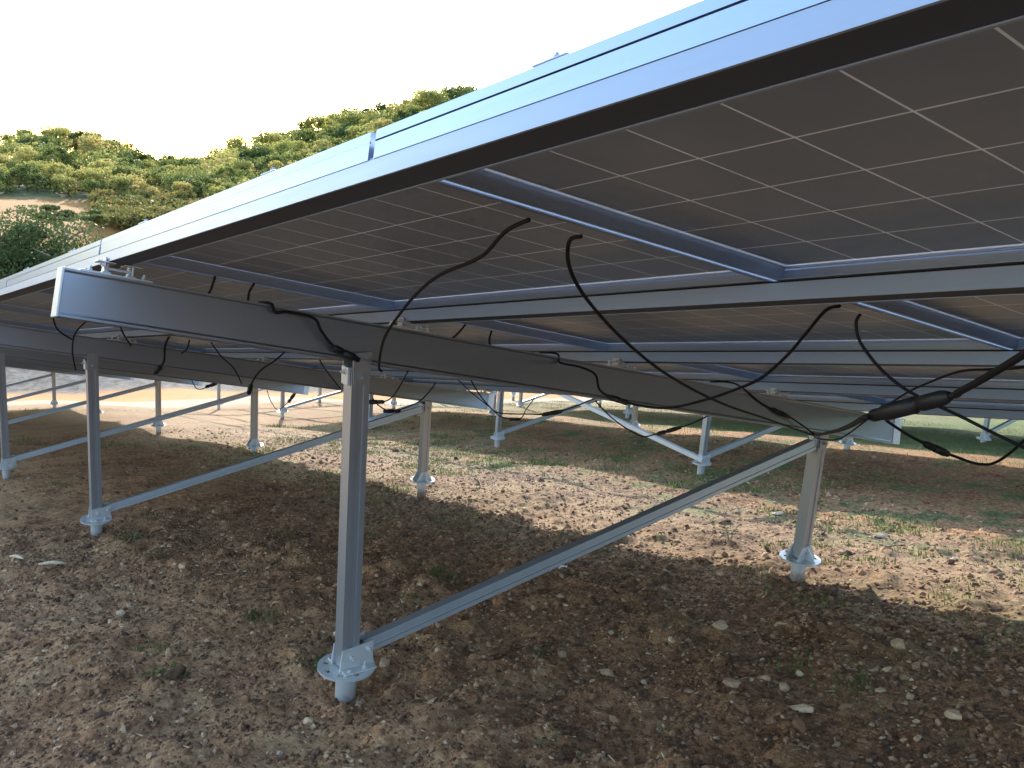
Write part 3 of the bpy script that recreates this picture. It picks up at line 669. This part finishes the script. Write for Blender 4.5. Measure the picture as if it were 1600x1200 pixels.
stone('stone', 'tan stone on the dark soil right of the nearest tall post', 'stone', -3.44, 1.70, 0.05, 3, tone=0.8)
for lab_, x, y, ln, rz in (('short pale dry stick on the soil at far left, right one of two', -5.38, 0.34, 0.17, 0.9), ('short pale dry stick on the soil at far left, left one of two', -5.69, 0.20, 0.16, 0.35)):
    mb = MB(); pts = [Vector((math.cos(rz) * q * ln + 0.008 * math.sin(9 * q), math.sin(rz) * q * ln, 0.012 + 0.004 * math.sin(7 * q + 1))) for q in (-0.5, -0.3, -0.1, 0.12, 0.3, 0.5)]
    mb.tube(pts, [0.006, 0.010, 0.011, 0.0125, 0.009, 0.005], 8)
    me = mb.mesh('stick'); me.materials.append(STONE); at = me.attributes.new('tone', 'FLOAT', 'POINT'); at.data.foreach_set('value', np.full(len(me.vertices), 0.97, np.float32))
    o = link('stick', me); o.matrix_world = M4 @ Matrix.Translation((x, y, gz(x, y))); tag(o, lab_, 'stick', 'dry sticks on the soil')
PAPER, t, b, N, L = nodes('white_scrap'); b.inputs['Base Color'].default_value = (0.75, 0.76, 0.74, 1); b.inputs['Roughness'].default_value = 0.7
mb = MB()
q = [(-.04, -.02, .0), (-.01, -.03, .018), (.025, -.022, .012), (.042, .0, .022), (.02, .026, .03), (-.02, .022, .012)]
mb.add([(x, y, z) for x, y, z in q] + [(0, 0, .034)] + [(x * .96, y * .96, z - .002) for x, y, z in q], [(k, (k + 1) % 6, 6) for k in range(6)] + [(k, 7 + k, 7 + (k + 1) % 6, (k + 1) % 6) for k in range(6)] + [(12, 11, 10, 9, 8, 7)])
o = mb.build('paper_scrap', PAPER); o.matrix_world = M4 @ Matrix.Translation((-3.33, 2.56, gz(-3.33, 2.56) + 0.004)); tag(o, 'small white crumpled scrap on the dark soil below the long brace', 'litter')

def leafmat(name, stops, transl=0.35, rough=0.6, tone='tone', scale_rand=True):
    m, t, b, N, L = nodes(name)
    oi = N('ShaderNodeObjectInfo'); at = N('ShaderNodeAttribute'); at.attribute_name = tone
    mxv = N('ShaderNodeMath'); mxv.operation = 'MULTIPLY_ADD'; L(oi.outputs['Random'], mxv.inputs[0]); mxv.inputs[1].default_value = 0.62 if scale_rand else 0.0
    m2 = N('ShaderNodeMath'); m2.operation = 'MULTIPLY'; L(at.outputs['Fac'], m2.inputs[0]); m2.inputs[1].default_value = 0.38 if scale_rand else 1.0
    L(m2.outputs[0], mxv.inputs[2])
    r = ramp(N, stops); L(mxv.outputs[0], r.inputs[0])
    b.inputs['Roughness'].default_value = rough; b.inputs['Specular IOR Level'].default_value = 0.12
    L(r.outputs[0], b.inputs['Base Color'])
    tr = N('ShaderNodeBsdfTranslucent'); L(r.outputs[0], tr.inputs[0])
    ms = N('ShaderNodeMixShader'); ms.inputs[0].default_value = transl
    L(b.outputs[0], ms.inputs[1]); L(tr.outputs[0], ms.inputs[2]); L(ms.outputs[0], t.nodes['Material Output'].inputs[0])
    return m
GRASS = leafmat('grass', [(0.0, (0.045, 0.085, 0.02)), (0.55, (0.10, 0.15, 0.04)), (0.8, (0.22, 0.20, 0.08)), (1.0, (0.38, 0.31, 0.17))], 0.3, 0.6, scale_rand=False)
def blades(name, pts, hs, hh, rng):
    n = len(pts); V = np.empty((n, 5, 3)); a = rng.rand(n) * 6.28; h = hh * hs * (0.5 + 0.9 * rng.rand(n)); wd = 0.0020 + 0.0024 * rng.rand(n)
    lean = 0.2 + 0.9 * rng.rand(n); dx, dy = np.cos(a), np.sin(a)
    for k, (q, ww) in enumerate(((0, -1), (0, 1), (0.55, 0.8), (0.55, -0.8), (1.0, 0))):
        V[:, k, 0] = pts[:, 0] + dx * lean * h * q * q - dy * wd * ww
        V[:, k, 1] = pts[:, 1] + dy * lean * h * q * q + dx * wd * ww
        V[:, k, 2] = pts[:, 2] - 0.004 + h * q * (1 - 0.25 * lean * q)
    o = np.arange(n)[:, None] * 5
    F = np.concatenate([o + np.array([0, 1, 2]), o + np.array([0, 2, 3]), o + np.array([3, 2, 4])])
    me = np_mesh(name, V.reshape(-1, 3), F, False)
    at = me.attributes.new('tone', 'FLOAT', 'POINT'); at.data.foreach_set('value', np.repeat(np.clip(rng.beta(1.6, 2.2, n), 0, 1), 5).astype(np.float32))
    return me
rng = np.random.RandomState(41)
cl = []; ch_ = []
for n_, rx, ry, sp in ((170, (-11, -0.6), (2.8, 4.6), 0.08), (620, (-12, -0.8), (4.4, 7.4), 0.09), (420, (-16, -1), (5.2, 9.5), 0.10), (520, (-20, -2), (9.0, 17), 0.16), (26, (-7, -0.8), (-0.6, 2.4), 0.05), (160, (-22, -8), (0.5, 4.5), 0.10)):
    cx = rx[0] + (rx[1] - rx[0]) * rng.rand(n_); cy = ry[0] + (ry[1] - ry[0]) * rng.rand(n_)
    keep = (fbm(cx, cy, 77, [(1.6, 1.0), (0.6, 0.5)]) > -0.05) | (cy > 10)
    for x, y in zip(cx[keep], cy[keep]):
        k = rng.randint(10, 60); ch_.append(np.full(k, 0.4 + 0.9 * rng.rand() ** 2.0)); q = rng.randn(k, 2) * sp + (x, y)
        cl.append(np.column_stack([q, [gz(a_, b2) for a_, b2 in q]]))
me = blades('grass', np.concatenate(cl), np.concatenate(ch_), 0.05, rng); me.materials.append(GRASS)
g = link('grass', me); g.matrix_world = M4; tag(g, 'thin short grass growing in patches between the tables', 'grass', kind='stuff')
# dry straw and bits of root lying flat
ns = 3200; px_ = np.empty((ns, 2)); px_[:, 0] = -0.5 - 10 * rng.rand(ns) ** 1.2; px_[:, 1] = -0.8 + 7.2 * rng.rand(ns)
V = np.empty((ns, 4, 3)); a = rng.rand(ns) * 6.28; ln = 0.006 + 0.022 * rng.rand(ns); wd = 0.0009 + 0.0014 * rng.rand(ns); zz = np.array([gz(*q) for q in px_]) + 0.004
for k, (u_, v_) in enumerate(((-1, -1), (1, -1), (1, 1), (-1, 1))):
    V[:, k, 0] = px_[:, 0] + np.cos(a) * ln * u_ - np.sin(a) * wd * v_; V[:, k, 1] = px_[:, 1] + np.sin(a) * ln * u_ + np.cos(a) * wd * v_
    V[:, k, 2] = zz + 0.006 * rng.rand(ns) + u_ * 0.006 * (rng.rand(ns) - 0.3)
me = np_mesh('straw', V.reshape(-1, 3), np.arange(ns * 4).reshape(-1, 4), False); me.materials.append(STONE)
at = me.attributes.new('tone', 'FLOAT', 'POINT'); at.data.foreach_set('value', np.repeat(0.3 + 0.6 * rng.rand(ns), 4).astype(np.float32))
g = link('straw', me); g.matrix_world = M4; tag(g, 'dry straw and root bits lying on the soil', 'straw', kind='stuff')
WEED = leafmat('weed_leaf', [(0.0, (0.03, 0.075, 0.02)), (1.0, (0.09, 0.16, 0.04))], 0.3, 0.5, scale_rand=False)
def weed(label, x, y, h, n, seed):
    r = np.random.RandomState(seed); mb = MB(); base = Vector((x, y, gz(x, y)))
    o = thing('weed', label, 'plant', base, 'small green weeds')
    st = MB()
    for k in range(max(3, n // 5)):
        a = r.rand() * 6.28; le = h * (0.5 + 0.5 * r.rand()); q = Vector((math.cos(a), math.sin(a), 0))
        pts = [q * 0.01, q * le * 0.25 + Z_ * le * 0.5, q * le * 0.6 + Z_ * le * 0.9]; st.tube(pts, [0.002, 0.0016, 0.001], 6)
        for j in range(5):
            tt = 0.35 + 0.65 * (j / 4); c0 = pts[0].lerp(pts[1], tt * 2) if tt < 0.5 else pts[1].lerp(pts[2], tt * 2 - 1)
            b2 = a + (1.2 if j % 2 else -1.2) * (1 - 0.3 * r.rand()); dd = Vector((math.cos(b2), math.sin(b2), 0.35)); sd = Vector((-math.sin(b2), math.cos(b2), 0)); l2 = h * (0.22 + 0.14 * r.rand())
            mb.add([c0, c0 + dd * l2 * 0.35 + sd * l2 * 0.22, c0 + dd * l2 * 0.75 + sd * l2 * 0.14 - Z_ * 0.002, c0 + dd * l2 - Z_ * l2 * 0.15, c0 + dd * l2 * 0.75 - sd * l2 * 0.14, c0 + dd * l2 * 0.35 - sd * l2 * 0.22], [(0, 1, 2, 3), (0, 3, 4, 5)])
    st.build('stem', WEED, o); mb.build('leaves', WEED, o)
weed('low green weed on the dark soil, right of the nearest flange', -2.20, 1.51, 0.06, 24, 1)
weed('bright green weed on sunlit soil left of the nearest short post', -3.24, 3.87, 0.13, 24, 2)
weed('small green weed on sunlit soil right of the second short post', -6.21, 4.02, 0.13, 24, 3)
weed('green weed behind the nearest short post', -4.20, 6.16, 0.16, 24, 4)

# ------------------------------------------------------------------ valley side and far hills (world frame)
def crest_el(az):      # skyline of the bare hill, degrees seen from the terrace
    return np.interp(az, [-130, -100, -88, -81.3, -79.4, -77.3, -75.5, -73.4, -70.7, -67.5, -62.5, -57.7, -52, -45, -30, 0, 30],
                     [-1.0, -1.0, -2.0, -2.2, -1.75, -1.75, -2.3, -2.9, -2.6, -1.0, 0.7, 2.15, 3.0, 3.6, 3.4, 2.0, 1.0])
def crest_r(az):
    return np.interp(az, [-130, -82, -77, -73, -69, -60, -45, 30], [215, 205, 215, 300, 300, 250, 250, 300])
def terrain(x, y):
    x = np.asarray(x, float) - CW.x; y = np.asarray(y, float) - CW.y
    r = np.hypot(x, y); az = np.degrees(np.arctan2(x, y)); rc = crest_r(az); hc = np.tan(np.radians(crest_el(az))) * rc
    lo = -12.5 - 2.0 * smooth(60, 80, r) + 5.0 * smooth(84, 112, r) + 1.2 * smooth(112, 150, r)
    k = smooth(0, 1, (r - 145) / (rc - 145)) * 0.55 + 0.45 * np.clip((r - 145) / (rc - 145), 0, 1)
    h = lo + (hc - lo) * k
    h = np.where(r > rc, hc - (r - rc) * 0.12, h)
    return CW.z + h + fbm(x, y, 31, [(38, 3.0), (15, 1.2)]) * smooth(140, 190, r) + fbm(x, y, 32, [(20, 1.0), (6, 0.35)]) * (1 - smooth(140, 190, r))
hx = np.concatenate([np.arange(-640, -56, 3.0), np.arange(-56, 420, 7.0)]); hy = np.concatenate([np.arange(-400, -90, 7.0), np.arange(-90, 560, 3.0)])
HX, HY = np.meshgrid(hx, hy, indexing='ij')
EARTH, t, b, N, L = nodes('hill_earth')
tc = N('ShaderNodeTexCoord'); n1 = tex(N, L, tc.outputs['Object'], 0.06, 8, 0.7); n2 = tex(N, L, tc.outputs['Object'], 0.9, 6, 0.7)
er = ramp(N, [(0.35, (0.20, 0.085, 0.012)), (0.55, (0.31, 0.135, 0.018)), (0.72, (0.34, 0.17, 0.03))]); L(n2.outputs[0], er.inputs[0])
gr = ramp(N, [(0.4, (0.05, 0.065, 0.02)), (0.6, (0.14, 0.14, 0.045))]); L(n2.outputs[0], gr.inputs[0])
sx = N('ShaderNodeVectorMath'); sx.operation = 'DISTANCE'; L(tc.outputs['Object'], sx.inputs[0]); sx.inputs[1].default_value = (CW.x, CW.y, CW.z - 9)
fr = N('ShaderNodeMapRange'); fr.inputs['From Min'].default_value = 135; fr.inputs['From Max'].default_value = 140; L(math_('ADD', sx.outputs['Value'], math_('MULTIPLY', math_('SUBTRACT', n1.outputs[0], 0.5), 14)), fr.inputs[0])
c = mixc(fr.outputs[0], er.outputs[0], gr.outputs[0]); L(c, b.inputs['Base Color']); b.inputs['Roughness'].default_value = 1.0
hm = grid_mesh('hills', np.stack([HX, HY, terrain(HX, HY)], -1)); hm.materials.append(EARTH)
ho = link('hills', hm); tag(ho, 'bare orange hillside under the far wood', 'hill', kind='structure')

BARK, t, b, N, L = nodes('bark'); b.inputs['Base Color'].default_value = (0.16, 0.125, 0.09, 1); b.inputs['Roughness'].default_value = 0.95
LEAF = leafmat('hill_leaves', [(0.0, (0.035, 0.06, 0.025)), (0.28, (0.08, 0.115, 0.035)), (0.5, (0.24, 0.25, 0.065)), (0.75, (0.44, 0.39, 0.11)), (0.9, (0.48, 0.34, 0.13)), (1.0, (0.30, 0.21, 0.12))], 0.42)
DARK = leafmat('dark_leaves', [(0.0, (0.035, 0.055, 0.020)), (0.5, (0.075, 0.105, 0.035)), (1.0, (0.16, 0.175, 0.06))], 0.28)
def crown(seed, n, R, H, z0, lobes, leaf, flat=1.0):
    """leaf faces gathered round lobes scattered through the crown's volume"""
    r = np.random.RandomState(seed); P = []
    for k in range(lobes):
        a = r.rand() * 6.28; q = math.sqrt(r.rand()) * 0.78; zc = r.rand()
        c0 = np.array([math.cos(a) * R * q, math.sin(a) * R * q, z0 + H * (0.15 + 0.7 * zc * (1 - 0.5 * q * q))])
        s = R * (0.15 + 0.36 * r.rand() ** 1.4); m = int(n / lobes * (0.6 + 0.8 * r.rand()))
        v = r.randn(m, 3); v /= np.linalg.norm(v, axis=1)[:, None]
        v *= (0.45 + 0.6 * r.rand(m, 1) ** 0.6); v[:, 2] *= 0.62 * flat
        P.append(c0 + v * s)
    P = np.concatenate(P); m = len(P)
    t1 = r.randn(m, 3); t1 /= np.linalg.norm(t1, axis=1)[:, None]; t2 = np.cross(t1, r.randn(m, 3)); t2 /= np.linalg.norm(t2, axis=1)[:, None]
    sz = leaf * (0.6 + 0.8 * r.rand(m, 1))
    V = np.stack([P - t1 * sz, P + t2 * sz * 0.55, P + t1 * sz, P - t2 * sz * 0.55], 1).reshape(-1, 3)
    tone = np.repeat(r.rand(m), 4).astype(np.float32)
    return V, np.arange(m * 4).reshape(-1, 4), tone
def crown_mesh(name, mat, *a, **k):
    V, F, tone = crown(*a, **k); me = np_mesh(name, V, F, False); me.materials.append(mat)
    at = me.attributes.new('tone', 'FLOAT', 'POINT'); at.data.foreach_set('value', tone); return me
def trunk_mesh(name, h, r0, seed, spread):
    r = np.random.RandomState(seed); mb = MB()
    mb.tube([(0, 0, -0.6), (0.05 * h * r.randn() * 0.5, 0.03 * h * r.randn(), h * 0.35), (0.06 * h * r.randn(), 0.06 * h * r.randn(), h * 0.75)], [r0 * 1.3, r0, r0 * 0.5], 8)
    for k in range(5):
        a = k * 1.257 + r.rand(); z = h * (0.3 + 0.1 * k)
        mb.tube([(0, 0, z), (math.cos(a) * spread * 0.35, math.sin(a) * spread * 0.35, z + h * 0.14), (math.cos(a) * spread * 0.75, math.sin(a) * spread * 0.75, z + h * 0.24)], [r0 * 0.55, r0 * 0.35, r0 * 0.12], 6)
    me = mb.mesh(name); me.materials.append(BARK); return me
protos = []
for k in range(6):
    R = (3.6, 4.2, 3.0, 4.6, 3.4, 3.9)[k]; H = (3.6, 4.0, 4.4, 3.4, 3.0, 4.6)[k]
    protos.append((crown_mesh('crown', LEAF, 100 + k, 2600, R, H, 2.2, 16 + 3 * k, 0.21), trunk_mesh('trunk', 5.0, 0.2, k, R), R))
rng = np.random.RandomState(5)
cand = []
for q in range(9000):
    az = -85 + 36 * rng.rand(); r = 134 + 179 * rng.rand() ** 0.8; rc = float(crest_r(az))
    if r > rc + 12: continue
    if r < 137 and az < -75.2: continue
    x = CW.x + r * math.sin(math.radians(az)); y = CW.y + r * math.cos(math.radians(az))
    sc_ = float(np.interp(r, [138, 165, 215, 270], [0.48, 0.72, 1.1, 1.4])) * (0.8 + 0.45 * rng.rand())
    if all((x - a) ** 2 + (y - b2) ** 2 > (2.45 * (sc_ + q2)) ** 2 for a, b2, _, _, q2 in cand): cand.append((x, y, az, r, sc_))
cand = cand[:298]
HUE = ['tree of the wood on the left hill', 'tree of the wood on the right hill']
for x, y, az, r, s in cand:
    cm, tm, R = protos[rng.randint(6)]
    z = float(terrain(x, y))
    left = az < -72.5
    o = bpy.data.objects.new('hill_tree', None); COL.objects.link(o); o.empty_display_size = 0.5
    o.location = (x, y, z); o.rotation_euler = (0, 0, rng.rand() * 6.28); o.scale = (s, s, s)
    tag(o, 'yellow-green broadleaf tree in the sunny wood on the %s hill' % ('left' if left else 'right'), 'tree', 'trees of the wood on the %s hill' % ('left' if left else 'right'))
    link('crown', cm, o); link('trunk', tm, o)
# shrubs that close the wood between the trunks
V = []; F = []; T = []; off = 0
for q in range(2000):
    az = -86 + 40 * rng.rand(); r = 138 + 172 * rng.rand() ** 1.3; rc = float(crest_r(az))
    if q % 4 == 0: az = -76.4 + 8 * rng.rand(); r = 108 + 34 * rng.rand()
    if q % 4 == 1: az = -50 + 48 * rng.rand(); r = 140 + 150 * rng.rand()
    rc = float(crest_r(az))
    if r > rc + 8 or (r < 136 and az < -76.4): continue
    x = CW.x + r * math.sin(math.radians(az)); y = CW.y + r * math.cos(math.radians(az)); z = float(terrain(x, y))
    v, f, tn = crown(900 + q, 700, 4.2 + 1.5 * rng.rand(), 4.5, 0.8, 9, 0.34) if az > -49 else crown(900 + q, 150, 1.6 + 1.2 * rng.rand(), 1.6, 0.2, 4, 0.22)
    V.append(v + (x, y, z)); F.append(f + off); off += len(v); T.append(tn * 0.3 + 0.7 * rng.rand())
me = np_mesh('undergrowth', np.concatenate(V), np.concatenate(F), False); at = me.attributes.new('tone', 'FLOAT', 'POINT'); at.data.foreach_set('value', np.concatenate(T).astype(np.float32))
SHR = leafmat('undergrowth', [(0.0, (0.07, 0.09, 0.03)), (0.4, (0.16, 0.17, 0.045)), (0.7, (0.19, 0.15, 0.045)), (1.0, (0.24, 0.15, 0.06))], 0.4, scale_rand=False); me.materials.append(SHR)
tag(link('undergrowth', me), 'scrubby undergrowth covering the far hillsides', 'undergrowth', kind='stuff')
def near_tree(name, label, cat, az, r, top_el, R, mat, seed, n, lobes, leaf, H=None, flat=1.0, group=None):
    x = CW.x + r * math.sin(math.radians(az)); y = CW.y + r * math.cos(math.radians(az)); zg = float(terrain(x, y)); zt = CW.z + math.tan(math.radians(top_el)) * r
    h = zt - zg; H = H or h * 0.75
    o = bpy.data.objects.new(name, None); COL.objects.link(o); o.location = (x, y, zg); tag(o, label, cat, group)
    link('crown', crown_mesh('crown', mat, seed, n, R, H, h - H, lobes, leaf, flat=flat), o); link('trunk', trunk_mesh('trunk', h * 0.9, 0.22, seed, R * 0.8), o)
near_tree('broadleaf_tree', 'dark green round tree at the left edge in front of the orange slope', 'tree', -80.6, 74, -3.9, 6.0, DARK, 61, 15000, 44, 0.13, group='dark trees below the hills')
near_tree('broadleaf_tree', 'dark green tree just above the panel edge, right of the round one', 'tree', -78.4, 70, -5.2, 4.4, DARK, 62, 13000, 36, 0.13, group='dark trees below the hills')
near_tree('spreading_tree', 'dark flat-topped tree with layered branches against the orange slope', 'tree', -78.4, 98, -3.85, 4.2, DARK, 63, 3600, 16, 0.16, H=1.6, flat=0.45)
near_tree('bush', 'bright yellow-green bush at the foot of the hill above the panel edge', 'bush', -76.2, 120, -5.0, 2.6, LEAF, 64, 2500, 12, 0.16)
near_tree('broadleaf_tree', 'dark tree in the dip where the hill meets the panel edge', 'tree', -74.2, 130, -3.4, 3.4, DARK, 65, 3000, 14, 0.18)
